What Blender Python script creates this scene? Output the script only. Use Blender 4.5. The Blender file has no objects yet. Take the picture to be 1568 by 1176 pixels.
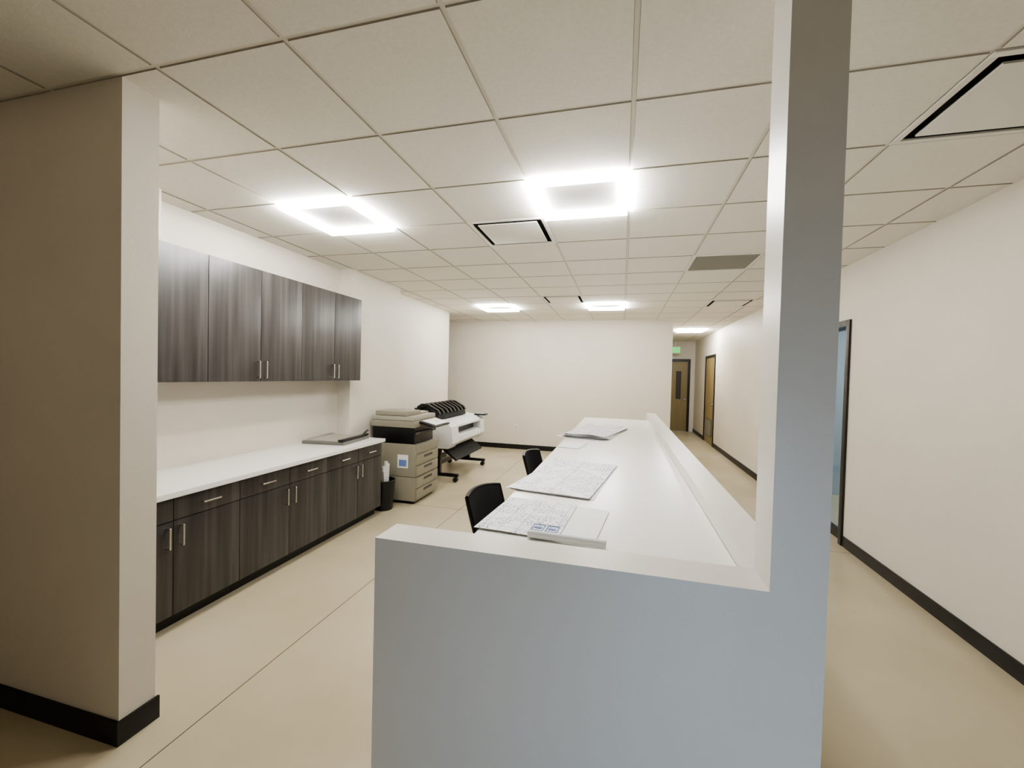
import bpy, bmesh, math, random
from mathutils import Vector, Matrix
random.seed(4)
S=bpy.context.scene
CH=2.785
# ------------------------------------------------------------------ materials
def lin(c):
    return tuple(((v/255)/12.92 if v/255<=.04045 else ((v/255+.055)/1.055)**2.4) for v in c)+(1.,)
def newmat(name):
    m=bpy.data.materials.new(name); m.use_nodes=True
    nt=m.node_tree; b=nt.nodes['Principled BSDF']; return m,nt,b
def mat(name,c,rough=.5,metal=0,var=0,vscale=8,bump=0,bscale=200,stretch=(1,1,1),spec=.5,c2=None):
    m,nt,b=newmat(name); b.inputs['Base Color'].default_value=lin(c)
    b.inputs['Roughness'].default_value=rough; b.inputs['Metallic'].default_value=metal
    b.inputs['Specular IOR Level'].default_value=spec
    tc=nt.nodes.new('ShaderNodeTexCoord'); mp=nt.nodes.new('ShaderNodeMapping'); mp.inputs['Scale'].default_value=stretch
    nt.links.new(tc.outputs['Object'],mp.inputs['Vector'])
    if var or c2:
        n=nt.nodes.new('ShaderNodeTexNoise'); n.inputs['Scale'].default_value=vscale; n.inputs['Detail'].default_value=6
        nt.links.new(mp.outputs[0],n.inputs['Vector'])
        r=nt.nodes.new('ShaderNodeValToRGB'); a=lin(tuple(max(0,v-var) for v in c)); d=lin(c2 if c2 else tuple(min(255,v+var) for v in c))
        r.color_ramp.elements[0].position=.3; r.color_ramp.elements[1].position=.7
        r.color_ramp.elements[0].color=a; r.color_ramp.elements[1].color=d
        nt.links.new(n.outputs['Fac'],r.inputs['Fac']); nt.links.new(r.outputs['Color'],b.inputs['Base Color'])
    if bump:
        n2=nt.nodes.new('ShaderNodeTexNoise'); n2.inputs['Scale'].default_value=bscale; n2.inputs['Detail'].default_value=3
        nt.links.new(mp.outputs[0],n2.inputs['Vector'])
        bp=nt.nodes.new('ShaderNodeBump'); bp.inputs['Strength'].default_value=bump; bp.inputs['Distance'].default_value=.002
        nt.links.new(n2.outputs['Fac'],bp.inputs['Height']); nt.links.new(bp.outputs['Normal'],b.inputs['Normal'])
    return m
def emis(name,c,s):
    m,nt,b=newmat(name); b.inputs['Base Color'].default_value=lin(c)
    b.inputs['Emission Color'].default_value=lin(c); b.inputs['Emission Strength'].default_value=s; return m
M={}
M['wall']=mat('painted_drywall',(220,213,200),.55,var=2,vscale=2,bump=.2,bscale=140)
M['walldark']=mat('unseen_wall_bounce_tone',(150,142,128),.6,var=2)  # tone of the unseen entry walls, set for how much light they bounce
M['wallgrey']=mat('satin_partition_paint',(215,211,203),.34,var=2,vscale=2,bump=.15,bscale=140)
M['tile']=mat('acoustic_tile',(240,236,226),.9,var=3,vscale=60,bump=.4,bscale=260)
M['tbar']=mat('ceiling_grid_metal',(228,223,210),.6)
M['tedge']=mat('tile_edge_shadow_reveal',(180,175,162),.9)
M['black']=mat('black_rubber_base',(16,16,15),.45,var=3)
M['wood']=mat('grey_woodgrain_laminate',(47,45,44),.34,stretch=(11,11,.35),vscale=2.2,c2=(76,73,71),var=2)
M['gap']=mat('cabinet_shadow_gap',(12,11,10),.8)
M['nickel']=mat('brushed_nickel',(215,213,208),.25,metal=1)
M['quartz']=mat('white_quartz',(240,238,234),.25,var=2,vscale=30)
M['lam']=mat('white_laminate_top',(238,237,233),.3,var=1,vscale=5)
M['dark']=mat('dark_void',(34,33,30),.8)
M['recess']=mat('diffuser_recess',(72,70,64),.7)
M['whitemetal']=mat('white_enamel',(234,231,223),.45)
M['grille']=mat('grille_grey',(172,169,159),.6)
M['door']=mat('tan_door_veneer',(136,121,86),.4,stretch=(10,10,.6),vscale=2,var=5)
M['frame']=mat('dark_bronze_frame',(28,25,22),.4)
M['beige']=mat('copier_plastic',(146,141,125),.45,var=2)
M['beige2']=mat('copier_plastic_light',(168,163,149),.45)
M['seam']=mat('seam_grey',(78,75,68),.6)
M['blk']=mat('black_plastic',(15,15,16),.35,var=3)
M['mesh']=mat('black_mesh_fabric',(20,20,22),.7,bump=.8,bscale=400)
M['wplast']=mat('plotter_white',(232,233,233),.3)
M['grey']=mat('cutter_grey',(110,108,102),.4,var=4)
M['paper']=mat('paper_white',(240,239,236),.8)
M['paper2']=mat('paper_cool',(225,226,228),.8)
M['blue']=mat('label_blue',(110,135,185),.5)
M['green']=emis('exit_green',(10,150,60),3.)
M['lamp']=emis('led_bar',(253,252,249),102.)
M['lampfill']=emis('unseen_fill_panel',(255,240,218),14.)  # weak warm emission for the fill panel added behind the camera
M['screen']=emis('lcd_screen',(120,150,170),.8)
def floormat():
    m,nt,b=newmat('polished_concrete'); N=nt.nodes; L=nt.links
    tc=N.new('ShaderNodeTexCoord')
    n=N.new('ShaderNodeTexNoise'); n.inputs['Scale'].default_value=.9; n.inputs['Detail'].default_value=6; n.inputs['Roughness'].default_value=.55
    L.new(tc.outputs['Object'],n.inputs['Vector'])
    r=N.new('ShaderNodeValToRGB'); e=r.color_ramp.elements; e[0].position=.15;e[0].color=lin((180,167,138)); e[1].position=.85;e[1].color=lin((207,197,173))
    L.new(n.outputs['Fac'],r.inputs['Fac'])
    sx=N.new('ShaderNodeSeparateXYZ'); L.new(tc.outputs['Object'],sx.inputs[0])
    prev=None
    for ax,v in (('X',-1.812),('Y',4.62)):
        s=N.new('ShaderNodeMath'); s.operation='SUBTRACT'; s.inputs[1].default_value=v; L.new(sx.outputs[ax],s.inputs[0])
        a=N.new('ShaderNodeMath'); a.operation='ABSOLUTE'; L.new(s.outputs[0],a.inputs[0])
        t=N.new('ShaderNodeMath'); t.operation='LESS_THAN'; t.inputs[1].default_value=.0028; L.new(a.outputs[0],t.inputs[0])
        if prev:
            q=N.new('ShaderNodeMath'); q.operation='MAXIMUM'; L.new(prev.outputs[0],q.inputs[0]); L.new(t.outputs[0],q.inputs[1]); prev=q
        else: prev=t
    mx=N.new('ShaderNodeMix'); mx.data_type='RGBA'; L.new(prev.outputs[0],mx.inputs['Factor']); L.new(r.outputs['Color'],mx.inputs['A']); mx.inputs['B'].default_value=lin((96,85,66))
    L.new(mx.outputs['Result'],b.inputs['Base Color'])
    b.inputs['Roughness'].default_value=.25
    return m
M['floor']=floormat()
def printmat(name,kind):
    m,nt,b=newmat(name); N=nt.nodes;L=nt.links; b.inputs['Roughness'].default_value=.8
    tc=N.new('ShaderNodeTexCoord'); br=N.new('ShaderNodeTexBrick'); L.new(tc.outputs['Object'],br.inputs['Vector'])
    br.offset=0; br.inputs['Color1'].default_value=br.inputs['Color2'].default_value=lin((236,237,239)); br.inputs['Mortar'].default_value=lin((110,118,140))
    br.inputs['Scale'].default_value=1; br.inputs['Mortar Smooth'].default_value=0
    if kind=='cal':
        br.inputs['Brick Width'].default_value=.075; br.inputs['Row Height'].default_value=.09; br.inputs['Mortar Size'].default_value=.0009; sc,th=(110,90),.58
    else:
        br.inputs['Brick Width'].default_value=.4; br.inputs['Row Height'].default_value=.28; br.inputs['Mortar Size'].default_value=.0012; sc,th=(60,110),.58
    mp=N.new('ShaderNodeMapping'); mp.inputs['Scale'].default_value=(sc[0],sc[1],1); L.new(tc.outputs['Object'],mp.inputs['Vector'])
    n=N.new('ShaderNodeTexNoise'); n.inputs['Scale'].default_value=1; n.inputs['Detail'].default_value=2; L.new(mp.outputs[0],n.inputs['Vector'])
    t=N.new('ShaderNodeMath'); t.operation='GREATER_THAN'; t.inputs[1].default_value=th; L.new(n.outputs['Fac'],t.inputs[0])
    n3=N.new('ShaderNodeTexNoise'); n3.inputs['Scale'].default_value=9; L.new(tc.outputs['Object'],n3.inputs['Vector'])
    t3=N.new('ShaderNodeMath'); t3.operation='GREATER_THAN'; t3.inputs[1].default_value=.46; L.new(n3.outputs['Fac'],t3.inputs[0])
    mu=N.new('ShaderNodeMath'); mu.operation='MULTIPLY'; L.new(t.outputs[0],mu.inputs[0]); L.new(t3.outputs[0],mu.inputs[1])
    mx=N.new('ShaderNodeMix'); mx.data_type='RGBA'; L.new(mu.outputs[0],mx.inputs['Factor']); L.new(br.outputs['Color'],mx.inputs['A']); mx.inputs['B'].default_value=lin((112,120,142))
    L.new(mx.outputs['Result'],b.inputs['Base Color']); return m
M['cal']=printmat('calendar_print','cal'); M['plan']=printmat('plan_print','plan')
def glassmat():
    m,nt,b=newmat('clear_glass'); b.inputs['Base Color'].default_value=lin((215,230,238)); b.inputs['Transmission Weight'].default_value=1; b.inputs['Roughness'].default_value=.02; b.inputs['IOR'].default_value=1.1; return m
M['glass']=glassmat()
M['bluewall']=mat('office_blue_paint',(165,178,190),.6)
# ------------------------------------------------------------------ builder
class B:
    def __init__(s,name): s.name=name; s.bm=bmesh.new(); s.mats=[]
    def mi(s,k):
        if k not in s.mats: s.mats.append(k)
        return s.mats.index(k)
    def add(s,t,k,mx=None):
        if mx is not None: bmesh.ops.transform(t,matrix=mx,verts=t.verts)
        i=s.mi(k)
        for f in t.faces: f.material_index=i
        me=bpy.data.meshes.new('t'); t.to_mesh(me); t.free(); s.bm.from_mesh(me); bpy.data.meshes.remove(me)
    def box(s,x0,x1,y0,y1,z0,z1,k,bev=0,mx=None,seg=2):
        t=bmesh.new(); bmesh.ops.create_cube(t,size=1)
        for v in t.verts: v.co=Vector(((x0+x1)/2+v.co.x*(x1-x0),(y0+y1)/2+v.co.y*(y1-y0),(z0+z1)/2+v.co.z*(z1-z0)))
        if bev: bmesh.ops.bevel(t,geom=t.edges[:],offset=bev,segments=seg,profile=.7,affect='EDGES')
        s.add(t,k,mx); return s
    def cyl(s,p0,p1,r,k,r2=None,seg=20,bev=0,mx=None):
        p0=Vector(p0);p1=Vector(p1);d=p1-p0; t=bmesh.new()
        bmesh.ops.create_cone(t,cap_ends=True,segments=seg,radius1=r,radius2=r if r2 is None else r2,depth=d.length)
        m=Matrix.Translation((p0+p1)/2)@d.to_track_quat('Z','Y').to_matrix().to_4x4()
        bmesh.ops.transform(t,matrix=m,verts=t.verts); s.add(t,k,mx); return s
    def tube(s,pts,r,k,seg=10,mx=None):
        for a,b in zip(pts[:-1],pts[1:]): s.cyl(a,b,r,k,seg=seg,mx=mx)
        for p in pts[1:-1]:
            t=bmesh.new(); bmesh.ops.create_uvsphere(t,u_segments=seg,v_segments=6,radius=r); bmesh.ops.translate(t,verts=t.verts,vec=Vector(p)); s.add(t,k,mx)
        return s
    def prism(s,prof,y0,y1,k,bev=0,mx=None,axis='y'):
        t=bmesh.new()
        if axis=='y': f=lambda p,y:(p[0],y,p[1])
        elif axis=='z': f=lambda p,y:(p[0],p[1],y)
        else: f=lambda p,y:(y,p[0],p[1])
        a=[t.verts.new(f(p,y0)) for p in prof]; b=[t.verts.new(f(p,y1)) for p in prof]
        t.faces.new(a); t.faces.new(b[::-1]); n=len(prof)
        for i in range(n): t.faces.new((a[i],b[i],b[(i+1)%n],a[(i+1)%n]))
        bmesh.ops.recalc_face_normals(t,faces=t.faces[:])
        if bev: bmesh.ops.bevel(t,geom=t.edges[:],offset=bev,segments=2,profile=.7,affect='EDGES')
        s.add(t,k,mx); return s
    def done(s,origin=None,rot=0,loc=None):
        if origin is None:
            n=len(s.bm.verts); o=sum((v.co for v in s.bm.verts),Vector())/n; o.z=min(v.co.z for v in s.bm.verts)
        else: o=Vector(origin)
        bmesh.ops.translate(s.bm,verts=s.bm.verts,vec=-o)
        me=bpy.data.meshes.new(s.name); s.bm.to_mesh(me); s.bm.free()
        for k in s.mats: me.materials.append(M[k])
        me.polygons.foreach_set('use_smooth',[True]*len(me.polygons)); me.set_sharp_from_angle(angle=math.radians(35))
        ob=bpy.data.objects.new(s.name,me); S.collection.objects.link(ob); ob.location=o if loc is None else loc; ob.rotation_euler=(0,0,rot)
        return ob
def wall(name,x0,x1,y0,y1,z0=0,z1=CH+.01,k='wall'):
    return B(name).box(x0,x1,y0,y1,z0,z1,k).done(origin=(0,0,0))
# ------------------------------------------------------------------ shell
YF=-1.5
B('floor').box(-6.1,5.1,YF-.1,14.2,-.1,0,'floor').done(origin=(0,0,0))
wall('wall_left_return',-6,-2.01,1.272,1.415)
wall('wall_left_cabinet',-3.4,-3.21,1.415,4.22)
wall('wall_left_pilaster',-3.4,-3.04,4.22,5.32)
wall('wall_left_rear',-3.4,-3.26,5.32,7.55)
wall('wall_left_recess',-6,-3.4,7.41,7.55)
wall('wall_left_far',-6.1,-6,7.5,9.0); wall('wall_left_entry',-6.1,-6,YF,1.3,k='walldark')
wall('wall_back',-6,.945,8.85,9.0)
wall('wall_corridor_left',.8,.945,9.0,13.9)
wall('wall_front_a',-6,.05,YF-.1,YF,k='walldark'); wall('wall_front_b',1.25,2.15,YF-.1,YF,k='walldark'); wall('wall_front_head',.05,1.25,YF-.1,YF,2.2,k='walldark')
RW=2.15
for n_,y0,y1,z0 in (('wall_right',YF-.1,4.81,0),('wall_right_head',4.81,6.01,2.23),('wall_right',6.01,10.93,0),('wall_right_head',10.93,12.15,2.23),('wall_right',12.15,14.0,0)): wall(n_,RW,RW+.14,y0,y1,z0)
for n_,x0,x1,z0 in (('wall_end',.8,.98,0),('wall_end_head',.98,2.02,2.23),('wall_end',2.02,2.15,0)): wall(n_,x0,x1,13.9,14.04,z0)
wall('wall_office_far',2.29,5,7.0,7.1,k='bluewall'); wall('wall_office_side',5,5.1,3.4,7.1,k='bluewall'); wall('wall_office_near',2.29,5,3.4,3.5,k='bluewall')
B('ceiling_office').box(2.29,5.1,3.4,7.1,CH,CH+.05,'tile').done(origin=(0,0,0))
b=B('wall_half'); H=1.03
b.box(-.806,.404,1.272,1.415,0,H,'wallgrey'); b.box(.404,.54,1.415,7.3,0,H,'wallgrey'); b.box(.404,.54,1.272,1.415,0,CH+.01,'wallgrey')
bmesh.ops.remove_doubles(b.bm,verts=b.bm.verts,dist=1e-5); b.done(origin=(0,0,0))
wall('wall_bulkhead',-3.21,-3.0,1.415,2.13,2.415)
def bb(name,*r):
    b=B(name)
    for x0,x1,y0,y1 in r: b.box(x0,x1,y0,y1,0,.102,'black',bev=.002)
    b.done(origin=(0,0,0))
t=.012
bb('baseboard_left',(-6,-2.01+t,1.272-t,1.272),(-2.01,-2.01+t,1.272,1.415+t))
bb('baseboard_rear_left',(-3.26,-3.26+t,5.32,7.55),(-3.04,-3.04+t,4.2,5.32))
bb('baseboard_back',(-6,.945,8.85-t,8.85),(.945,.945+t,8.85,13.9))
bb('baseboard_right',(RW-t,RW,YF,4.81),(RW-t,RW,6.01,10.93),(RW-t,RW,12.15,13.9))
# ------------------------------------------------------------------ ceiling
GX,GY,T=.0131,1.2619,.6096
lights=[(-4,2),(-1,2),(-4,9),(-1,9),(2,15),(-5,-4)]  # last cell is an unseen panel, added to fill the entry side
diffs=[(-2,3),(2,1),(-2,8),(2,9)]; rets=[(1,5)]
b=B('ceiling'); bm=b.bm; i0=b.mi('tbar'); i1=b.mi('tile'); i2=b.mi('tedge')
def quad(vs,m):
    f=bm.faces.new([bm.verts.new(v) for v in vs]); f.material_index=m
for i in range(-10,4):
    for j in range(-5,21):
        x0=max(GX+i*T,-6);x1=min(GX+(i+1)*T,RW+.02);y0=max(GY+j*T,YF-.02);y1=GY+(j+1)*T
        if (i,j) in diffs: continue
        quad([(x0,y0,CH),(x0,y1,CH),(x1,y1,CH),(x1,y0,CH)],i0)
        if (i,j) in lights or (i,j) in rets: continue
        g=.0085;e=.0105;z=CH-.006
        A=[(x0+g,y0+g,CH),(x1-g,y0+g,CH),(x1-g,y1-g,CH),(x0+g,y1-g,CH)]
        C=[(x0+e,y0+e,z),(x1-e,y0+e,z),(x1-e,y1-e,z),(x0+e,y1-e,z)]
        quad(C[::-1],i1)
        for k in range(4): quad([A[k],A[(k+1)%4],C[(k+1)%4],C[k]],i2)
b.box(-6.1,2.4,YF-.1,14.1,CH+.2,CH+.25,'dark')
b.done(origin=(0,0,0))
for i,j in lights:
    x0=GX+i*T;y0=GY+j*T;x1=x0+T;y1=y0+T;w=.038;a=.012;z0,z1=CH-.04,CH-.001
    lm='lampfill' if j<0 else 'lamp'
    b=B('ceiling_light_panel')
    b.box(x0+a,x1-a,y0+a,y0+a+w,z0,z1,lm);b.box(x0+a,x1-a,y1-a-w,y1-a,z0,z1,lm)
    b.box(x0+a,x0+a+w,y0+a+w,y1-a-w,z0,z1,lm);b.box(x1-a-w,x1-a,y0+a+w,y1-a-w,z0,z1,lm)
    b.box(x0+a+w,x1-a-w,y0+a+w,y1-a-w,CH-.008,z1,'grille'); b.done()
for i,j in diffs:
    x0=GX+i*T;y0=GY+j*T;x1=x0+T;y1=y0+T
    b=B('ceiling_air_diffuser')
    w=.03
    for r in ((x0,x1,y0,y0+w),(x0,x1,y1-w,y1),(x0,x0+w,y0+w,y1-w),(x1-w,x1,y0+w,y1-w)): b.box(*r,CH-.01,CH+.0,'whitemetal',bev=.002)
    for r in ((x0,x1,y0,y0+.01),(x0,x1,y1-.01,y1),(x0,x0+.01,y0+.01,y1-.01),(x1-.01,x1,y0+.01,y1-.01)): b.box(*r,CH,CH+.12,'recess')
    b.box(x0,x1,y0,y1,CH+.1,CH+.12,'recess')
    q=.068; b.box(x0+q,x1-q,y0+q,y1-q,CH-.014,CH-.004,'whitemetal',bev=.003)
    b.cyl(((x0+x1)/2,(y0+y1)/2,CH-.01),((x0+x1)/2,(y0+y1)/2,CH+.1),.02,'dark'); b.done()
for i,j in rets:
    x0=GX+i*T;y0=GY+j*T;x1=x0+T;y1=y0+T
    b=B('ceiling_return_grille'); w=.025
    for r in ((x0,x1,y0,y0+w),(x0,x1,y1-w,y1),(x0,x0+w,y0+w,y1-w),(x1-w,x1,y0+w,y1-w)): b.box(*r,CH-.012,CH-.001,'whitemetal')
    b.box(x0+w,x1-w,y0+w,y1-w,CH-.002,CH-.001,'grille')
    for k in range(1,24): b.box(x0+w,x1-w,y0+w+k*.0233-.004,y0+w+k*.0233+.004,CH-.009,CH-.002,'grille')
    b.done()
# ------------------------------------------------------------------ doors
b=B('door_1')
for y0,y1 in ((4.81,4.87),(5.95,6.01)): b.box(RW-.02,RW+.16,y0,y1,0,2.23,'frame',bev=.003)
b.box(RW-.02,RW+.16,4.87,5.95,2.17,2.23,'frame')
b.box(RW+.06,RW+.075,4.87,5.95,0.0,2.17,'glass'); b.box(RW+.05,RW+.09,4.87,5.95,.0,.1,'frame'); b.done(origin=(0,0,0))
b=B('door_2')
for y0,y1 in ((10.93,10.99),(12.09,12.15)): b.box(RW-.02,RW+.14,y0,y1,0,2.23,'frame')
b.box(RW-.02,RW+.14,10.99,12.09,2.17,2.23,'frame'); b.box(RW+.0,RW+.04,10.99,12.09,.008,2.17,'door')
b.box(RW-.008,RW+.0,11.2,11.9,.2,.62,'seam')
for k in range(12): b.box(RW-.014,RW-.004,11.22,11.88,.22+k*.033,.235+k*.033,'grille')
b.cyl((RW,11.1,1.0),(RW-.05,11.1,1.0),.02,'nickel').tube([(RW-.05,11.1,1.0),(RW-.05,11.22,1.0)],.009,'nickel'); b.done(origin=(0,0,0))
b=B('door_3')
Y=13.9
for x0,x1 in ((.98,1.05),(1.95,2.02)): b.box(x0,x1,Y-.03,Y+.14,0,2.23,'frame')
b.box(1.05,1.95,Y-.03,Y+.14,2.15,2.23,'frame'); b.box(1.05,1.95,Y,Y+.045,.008,2.15,'door')
b.box(1.62,1.76,Y-.01,Y,1.0,1.85,'frame'); b.box(1.64,1.74,Y-.013,Y-.009,1.02,1.83,'recess')
b.cyl((1.88,Y,1.0),(1.88,Y-.05,1.0),.025,'nickel').tube([(1.88,Y-.05,1.0),(1.76,Y-.05,1.0)],.01,'nickel'); b.done(origin=(0,0,0))
b=B('window_1')
for x0,x1 in ((.05,.11),(1.19,1.25)): b.box(x0,x1,YF-.1,YF,0,2.2,'frame')
b.box(.11,1.19,YF-.1,YF,2.13,2.2,'frame'); b.box(.11,1.19,YF-.1,YF,0,.1,'frame'); b.done(origin=(0,0,0))
b=B('exit_sign'); b.box(1.36,1.66,13.45,13.48,2.38,2.58,'whitemetal',bev=.004); b.box(1.38,1.64,13.444,13.45,2.4,2.56,'green')
b.cyl((1.51,13.465,2.58),(1.51,13.465,CH),.012,'whitemetal')
for k in range(4): b.box(1.41+k*.055,1.445+k*.055,13.44,13.445,2.44,2.52,'whitemetal')
b.done()
b=B('wall_outlet'); b.box(-2.24,-2.17,8.842,8.85,.42,.53,'wplast',bev=.003); b.box(-2.22,-2.19,8.839,8.843,.48,.51,'grille'); b.box(-2.22,-2.19,8.839,8.843,.435,.465,'grille'); b.done()
# ------------------------------------------------------------------ cabinets
def handle_v(b,x,y,z0,z1):
    b.tube([(x,y,z0),(x+.03,y,z0),(x+.03,y,z1),(x,y,z1)],.0065,'nickel')
def handle_h(b,x,y0,y1,z):
    b.tube([(x,y0,z),(x+.03,y0,z),(x+.03,y1,z),(x,y1,z)],.0065,'nickel')
ys=[1.46,2.368,3.28,4.19]
for a,c in zip(ys[:-1],ys[1:]):
    m=(a+c)/2; g=.0022
    b=B('upper_cabinet'); b.box(-3.208,-2.905,a+.001,c-.001,1.5,2.41,'wood'); b.box(-2.905,-2.902,a+.001,c-.001,1.5,2.41,'gap')
    for p,q in ((a,m),(m,c)): b.box(-2.902,-2.882,p+g,q-g,1.498,2.408,'wood',bev=.0012)
    handle_v(b,-2.882,m-.035,1.53,1.66); handle_v(b,-2.882,m+.035,1.53,1.66); b.done()
for a,c in zip(ys[:-1],ys[1:]):
    m=(a+c)/2; g=.0022; c2=c-.02 if c>4 else c
    b=B('base_cabinet'); b.box(-3.208,-2.605,a+.001,c2-.001,.1,.818,'wood'); b.box(-3.2,-2.66,a+.001,c2-.001,0,.1,'black'); b.box(-2.605,-2.602,a+.001,c2-.001,.1,.818,'gap')
    for p,q in ((a,m),(m,c2)):
        b.box(-2.602,-2.582,p+g,q-g,.1,.672,'wood',bev=.0012); b.box(-2.602,-2.582,p+g,q-g,.677,.812,'wood',bev=.0012)
        h=(p+q)/2; handle_h(b,-2.582,h-.055,h+.055,.745)
    handle_v(b,-2.582,m-.04,.52,.64); handle_v(b,-2.582,m+.04,.52,.64); b.done()
b=B('countertop'); b.box(-3.21,-2.552,1.42,4.195,.82,.855,'quartz',bev=.003); b.done()
b=B('paper_cutter'); R=Matrix.Translation((-2.93,3.85,.856))@Matrix.Rotation(math.radians(6),4,'Z')
b.box(-.22,.24,-.26,.26,.0,.03,'grey',bev=.008,mx=R); b.box(-.19,.17,-.23,.23,.03,.034,'beige2',mx=R)
b.box(.18,.23,-.27,.27,.034,.055,'blk',bev=.006,mx=R); b.tube([(.205,.2,.05),(.205,.24,.07),(.205,.29,.085)],.012,'blk',mx=R); b.box(-.22,-.17,-.25,.25,.03,.045,'nickel',bev=.003,mx=R)
for k in range(6): b.box(-.19,.17,-.2+k*.08,-.198+k*.08,.034,.035,'seam',mx=R)
b.done()
# ------------------------------------------------------------------ waste bin
b=B('waste_bin'); cx,cy=-2.66,4.36
t_=bmesh.new(); n=28; rings=[(.098,0),(.102,.004),(.125,.34),(.13,.345),(.126,.35),(.12,.34),(.098,.01),(0.001,.008)]; vs=[[t_.verts.new((cx+r*math.cos(2*math.pi*k/n),cy+r*math.sin(2*math.pi*k/n),z)) for k in range(n)] for r,z in rings]
for a,c in zip(vs[:-1],vs[1:]):
    for k in range(n): t_.faces.new((a[k],a[(k+1)%n],c[(k+1)%n],c[k]))
t_.faces.new(vs[0][::-1]); b.add(t_,'blk')
for dx,dy,h,an in ((-.03,.02,.55,.15),(.03,-.01,.5,-.12),(0,.05,.52,.05)):
    b.cyl((cx+dx,cy+dy,.02),(cx+dx+an*.2,cy+dy+an*.1,h),.022,'paper')
b.box(-.05,.05,-.003,.003,.1,.46,'beige2',mx=Matrix.Translation((cx,cy-.04,0))@Matrix.Rotation(.12,4,'X')); b.done()
# ------------------------------------------------------------------ copier
b=B('office_copier'); X0,X1,Y0,Y1=-3.0,-2.38,4.59,5.22
for x in (X0+.08,X1-.08):
    for y in (Y0+.08,Y1-.08): b.cyl((x,y,0),(x,y,.05),.03,'blk')
b.box(X0,X1,Y0,Y1,.04,.33,'beige',bev=.008); b.box(X0,X1,Y0,Y1,.335,.73,'beige',bev=.01)
b.box(X0+.01,X1-.01,Y0+.01,Y1-.01,.32,.34,'seam')
for k in range(4):
    z=.065+k*.135 + (.01 if k>1 else 0); b.box(X1-.004,X1+.014,Y0+.02,Y1-.02,z,z+.122,'beige',bev=.005)
    b.box(X1+.012,X1+.016,Y0+.2,Y1-.2,z+.07,z+.1,'seam')
b.box(X1-.004,X1+.012,Y0+.02,Y1-.02,.62,.72,'beige',bev=.005)
b.box(X0+.02,X1-.03,Y0+.015,Y1-.1,.73,.94,'blk',bev=.01); b.box(X0+.02,X1-.1,Y1-.12,Y1,.73,.94,'beige',bev=.01)
b.prism([(X1-.2,.80),(X1+.03,.86),(X1+.03,.885),(X1-.2,.83)],Y0+.04,Y1-.14,'seam',bev=.004)
b.box(X0,X1-.02,Y0,Y1,.93,1.01,'beige',bev=.012); b.box(X0+.01,X1-.04,Y0+.01,Y1-.01,1.012,1.07,'beige2',bev=.015)
b.box(X0+.06,X1-.12,Y0+.0,Y0+.36,1.07,1.125,'beige',bev=.02); b.prism([(X0+.1,1.075),(X1-.14,1.075),(X1-.14,1.09),(X0+.1,1.11)],Y0+.33,Y1-.02,'beige2',bev=.004)
b.prism([(X1-.04,.98),(X1+.18,.93),(X1+.19,.95),(X1-.04,1.01)],Y0+.12,Y1-.05,'blk',bev=.005)
b.prism([(X1-.0,1.004),(X1+.18,.96),(X1+.18,.966),(X1-.0,1.010)],Y0+.16,Y1-.08,'paper')
b.box(X0+.38,X0+.52,Y0-.003,Y0+.0,.44,.6,'paper'); b.box(X0+.4,X0+.5,Y0-.005,Y0-.003,.46,.54,'blue')
b.done()
# ------------------------------------------------------------------ plotter
b=B('large_format_plotter'); P0,P1=5.66,7.14
full=[(-2.93,.56),(-2.95,.86),(-2.9,.9),(-2.72,.915),(-2.46,.88),(-2.37,.82),(-2.35,.58),(-2.42,.5),(-2.6,.5)]
b.prism(full,P0,P0+.26,'wplast',bev=.012); b.prism(full,P1-.2,P1,'wplast',bev=.012)
mid=[(-2.92,.62),(-2.94,.86),(-2.9,.895),(-2.72,.905),(-2.48,.875),(-2.44,.84),(-2.5,.78),(-2.5,.62)]
b.prism(mid,P0+.24,P1-.2,'blk'); b.prism([(-2.9,.9),(-2.72,.915),(-2.44,.875),(-2.375,.83),(-2.37,.8),(-2.4,.8),(-2.46,.84),(-2.72,.895)],P0+.25,P1-.19,'wplast',bev=.004)
b.prism([(-2.5,.52),(-2.42,.52),(-2.36,.58),(-2.365,.66),(-2.42,.68),(-2.5,.68)],P0+.25,P1-.19,'wplast',bev=.008); b.cyl((-2.82,P0+.1,.56),(-2.82,P1-.1,.56),.05,'blk')
for y in (P0+.12,P1-.12):
    b.box(-2.72,-2.58,y-.035,y+.035,.1,.6,'blk',bev=.008); b.box(-3.0,-2.3,y-.03,y+.03,.075,.12,'blk',bev=.01)
    for x in (-2.96,-2.34):
        b.cyl((x,y-.028,.035),(x,y+.028,.035),.035,'blk'); b.box(x-.015,x+.015,y-.015,y+.015,.03,.09,'blk')
b.box(-2.68,-2.62,P0+.12,P1-.12,.22,.28,'blk',bev=.006)
b.prism([(-2.6,.47),(-2.36,.3),(-2.34,.32),(-2.58,.5)],P0+.16,P1-.16,'mesh')
b.box(-2.5,-2.3,P1-.17,P1-.01,.885,.91,'blk',bev=.006); b.box(-2.48,-2.34,P1-.15,P1-.04,.91,.913,'screen')
b.box(-2.98,-2.84,P0+.0,P1-.3,.88,1.02,'blk',bev=.02)
b.prism([(-2.95,.9),(-2.62,.91),(-2.6,.93),(-2.9,1.08),(-2.97,1.08)],P0+.0,P0+.03,'blk'); b.prism([(-2.95,.9),(-2.62,.91),(-2.6,.93),(-2.9,1.08),(-2.97,1.08)],P1-.33,P1-.3,'blk')
for k in range(8):
    y=P0+.04+k*.148
    b.prism([(-2.97,1.0),(-2.95,1.1),(-2.88,1.145),(-2.78,1.14),(-2.62,1.06),(-2.58,1.0),(-2.6,.99),(-2.66,1.04),(-2.8,1.09),(-2.88,1.09),(-2.9,1.0)],y,y+.06,'blk',bev=.006)
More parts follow.
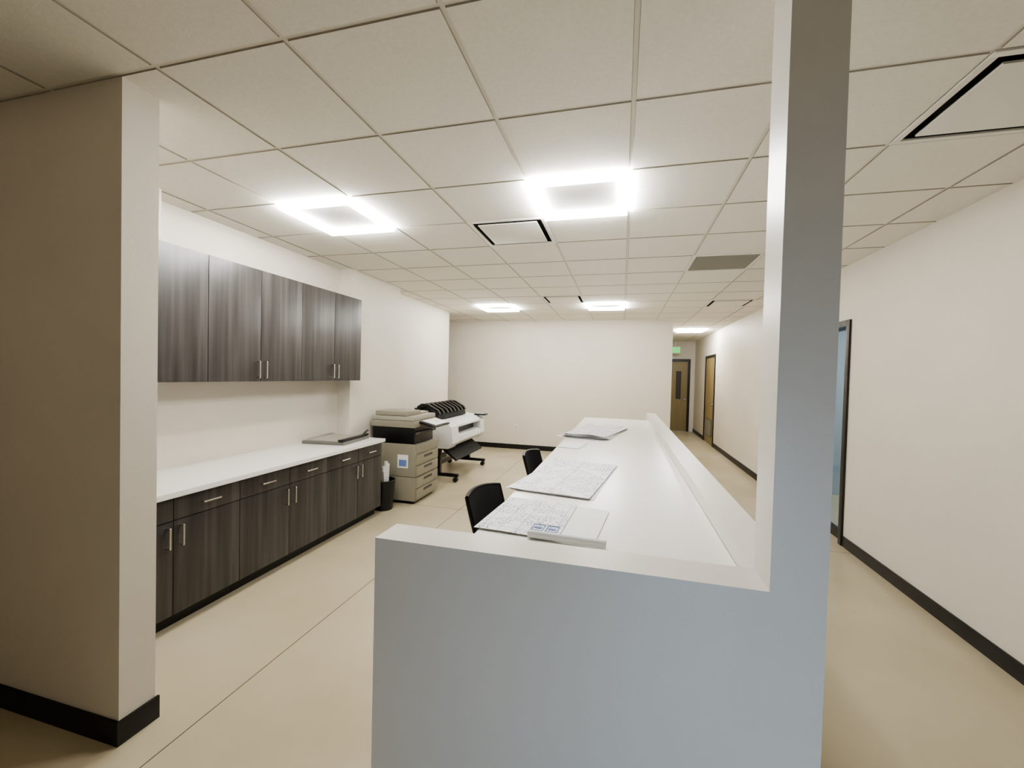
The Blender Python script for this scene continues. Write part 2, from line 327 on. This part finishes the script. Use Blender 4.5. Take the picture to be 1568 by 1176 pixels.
b.prism([(-2.9,1.0),(-2.88,1.06),(-2.78,1.07),(-2.62,.99),(-2.6,.92),(-2.85,.93)],P0+.02,P1-.31,'mesh',bev=.01)
b.done()
# ------------------------------------------------------------------ reception worktop
WZ=.961
b=B('reception_worktop'); b.box(-.556,.402,1.418,6.75,WZ-.035,WZ,'lam',bev=.003)
for y in (1.43,3.38,5.4,6.68): b.box(-.42,.402,y,y+.035,0,WZ-.035,'lam')
b.done()
def sheet(name,cx,cy,w,d,rot,mt,z,n=1,curl=0,lift=.6,spread=.015,step=.003,ink=None):
    b=B(name); nx,ny=20,20
    for q in range(n):
        t_=bmesh.new(); g=[]
        ox,oy,ro=(0,0,0) if q==n-1 else (random.uniform(-spread,spread),random.uniform(-spread,spread),random.uniform(-2*spread,2*spread))
        h=.0012+q*step
        for i in range(nx+1):
            row=[]
            for j in range(ny+1):
                u=i/nx-.5; v=j/ny-.5; zz=h+step*.5*(1+math.sin(u*7)*math.cos(v*6))*(q/n if n>1 else lift)
                if curl: zz+=curl*(max(0,abs(v)-.28)/.22)**2*(.7+.3*math.sin(u*8))*(.35+.65*(q+1)/n)
                x=u*w;y=v*d; row.append(t_.verts.new((x*math.cos(ro)-y*math.sin(ro)+ox,x*math.sin(ro)+y*math.cos(ro)+oy,zz)))
            g.append(row)
        for i in range(nx):
            for j in range(ny): t_.faces.new((g[i][j],g[i+1][j],g[i+1][j+1],g[i][j+1]))
        geo=bmesh.ops.extrude_face_region(t_,geom=t_.faces[:]); bmesh.ops.translate(t_,vec=(0,0,-.0008),verts=[v for v in geo['geom'] if isinstance(v,bmesh.types.BMVert)])
        bmesh.ops.recalc_face_normals(t_,faces=t_.faces[:]); b.add(t_,mt if q==n-1 else ('paper' if q%2 else 'paper2'))
    if ink:
        for x0,x1,y0,y1 in ink:
            z_=.006; e=.003
            for r in ((x0,x1,y0,y0+e),(x0,x1,y1-e,y1),(x0,x0+e,y0,y1),(x1-e,x1,y0,y1)): b.box(*r,z_-.0045,z_-.001,'blue')
            b.box(x0+.01,x1-.01,(y0+y1)/2-.008,(y0+y1)/2+.008,z_-.0045,z_-.001,'blue')
    return b.done(origin=(0,0,0),rot=rot,loc=(cx,cy,z))
sheet('calendar_sheet',-.385,1.85,.35,.46,math.radians(-4),'cal',WZ+.0065,1,ink=[(.05,.10,-.17,-.1),(.11,.16,-.17,-.1)])
sheet('plan_set',-.29,1.86,.46,.42,math.radians(-6),'paper',WZ,3,step=.0015)
sheet('plan_sheet',-.31,2.68,.46,.92,math.radians(-8),'plan',WZ,3,curl=.006)
sheet('plan_stack',-.28,4.95,.44,1.1,math.radians(-12),'plan',WZ,9,curl=.02,spread=.045,step=.003)
sheet('paper_sheet',-.43,3.92,.2,.34,math.radians(-8),'paper',WZ,2)
b=B('rolled_plan')
prof=[]; R0=.017
for k in range(40):
    a=k*2*math.pi/16; r=R0-.00024*k; prof.append((r*math.cos(a),r*math.sin(a)))
inn=[(p[0]*(1-.0012/R0),p[1]*(1-.0012/R0)) for p in prof][::-1]
b.prism(prof+inn,-.15,.15,'paper2',axis='x',mx=Matrix.Translation((-.19,1.60,WZ+R0+.001))@Matrix.Rotation(math.radians(-3),4,'Z')); b.done()
# ------------------------------------------------------------------ chairs
def chair(x,y,rot):
    b=B('office_chair')
    for k in range(5):
        a=2*math.pi*k/5+.3; c,s_=math.cos(a),math.sin(a)
        b.tube([(0,0,.1),(.14*c,.14*s_,.095),(.29*c,.29*s_,.075)],.017,'blk'); b.cyl((.29*c-.02*s_,.29*s_+.02*c,.028),(.29*c+.02*s_,.29*s_-.02*c,.028),.028,'blk')
    b.cyl((0,0,.08),(0,0,.4),.026,'blk'); b.cyl((0,0,.08),(0,0,.22),.036,'blk'); b.box(-.12,.12,-.1,.1,.39,.42,'blk',bev=.01)
    b.box(-.23,.25,-.24,.24,.42,.49,'mesh',bev=.03,seg=4)
    def bp(u,v):
        w=.225-.03*(1-v)-.02*v*v; return Vector((-.25-.09*v+.05*u*u,u*w,.5+v*.315-.018*u*u*v))
    nu,nv=12,10
    t_=bmesh.new(); g=[[t_.verts.new(bp(-1+2*i/nu,j/nv)) for j in range(nv+1)] for i in range(nu+1)]
    for i in range(nu):
        for j in range(nv): t_.faces.new((g[i][j],g[i+1][j],g[i+1][j+1],g[i][j+1]))
    geo=bmesh.ops.extrude_face_region(t_,geom=t_.faces[:]); bmesh.ops.translate(t_,vec=(.012,0,0),verts=[v for v in geo['geom'] if isinstance(v,bmesh.types.BMVert)]); bmesh.ops.recalc_face_normals(t_,faces=t_.faces[:]); b.add(t_,'mesh')
    loop=[bp(-1+2*i/12,1) for i in range(13)]+[bp(1,1-j/6) for j in range(1,7)]+[bp(1-2*i/12,0) for i in range(1,13)]+[bp(-1,j/6) for j in range(1,7)]
    b.tube([tuple(p) for p in loop],.014,'blk',seg=8)
    b.tube([(0,0,.405),(-.26,0,.41),(-.31,0,.5),(-.31,0,.62)],.022,'blk')
    for sg in (-1,1):
        b.tube([(0,sg*.2,.42),(0,sg*.28,.43),(-.02,sg*.28,.62)],.013,'blk'); b.box(-.14,.12,sg*.28-.035,sg*.28+.035,.62,.65,'blk',bev=.01)
    return b.done(origin=(0,0,0),rot=rot,loc=(x,y,0))
chair(-.62,2.68,math.radians(-14)); chair(-.6,4.2,math.radians(-10))
# ------------------------------------------------------------------ lights
def area(name,loc,rot,sx,sy,p,c,spread=None):
    l=bpy.data.lights.new(name,'AREA'); l.shape='RECTANGLE'; l.size=sx; l.size_y=sy; l.energy=p; l.color=c
    if spread: l.spread=math.radians(spread)
    o=bpy.data.objects.new(name,l); S.collection.objects.link(o); o.location=loc; o.rotation_euler=rot
area('daylight_entrance',(.6,YF+.02,.65),(math.radians(86),0,math.radians(5)),.7,1.0,6.5,(.55,.75,1.0),75)
area('office_fill',(3.6,5.6,2.7),(0,0,0),.6,.6,50,(1,.97,.92))  # unseen light added to brighten the office behind the glass
w=bpy.data.worlds.new('World'); S.world=w; w.use_nodes=True; w.node_tree.nodes['Background'].inputs[0].default_value=(.6,.75,1,1); w.node_tree.nodes['Background'].inputs[1].default_value=.5
# ------------------------------------------------------------------ camera
ya,pi_,ro=.2561,-.0209,.025
wv=Vector((-math.sin(ya)*math.cos(pi_),math.cos(ya)*math.cos(pi_),math.sin(pi_))); r0=Vector((math.cos(ya),math.sin(ya),0)); u0=r0.cross(wv)
r=r0*math.cos(ro)+u0*math.sin(ro); u=-r0*math.sin(ro)+u0*math.cos(ro)
cd=bpy.data.cameras.new('Camera'); cam=bpy.data.objects.new('Camera',cd); S.collection.objects.link(cam)
m=Matrix((( r.x,u.x,-wv.x,0),(r.y,u.y,-wv.y,0),(r.z,u.z,-wv.z,1.6005),(0,0,0,1))); cam.matrix_world=m
cd.sensor_fit='HORIZONTAL'; cd.sensor_width=36; cd.lens=643.12/1568*36; cd.clip_start=.05; S.camera=cam
S.view_settings.view_transform='AgX'
try: S.view_settings.look='AgX - Medium High Contrast'
except Exception: S.view_settings.look='None'
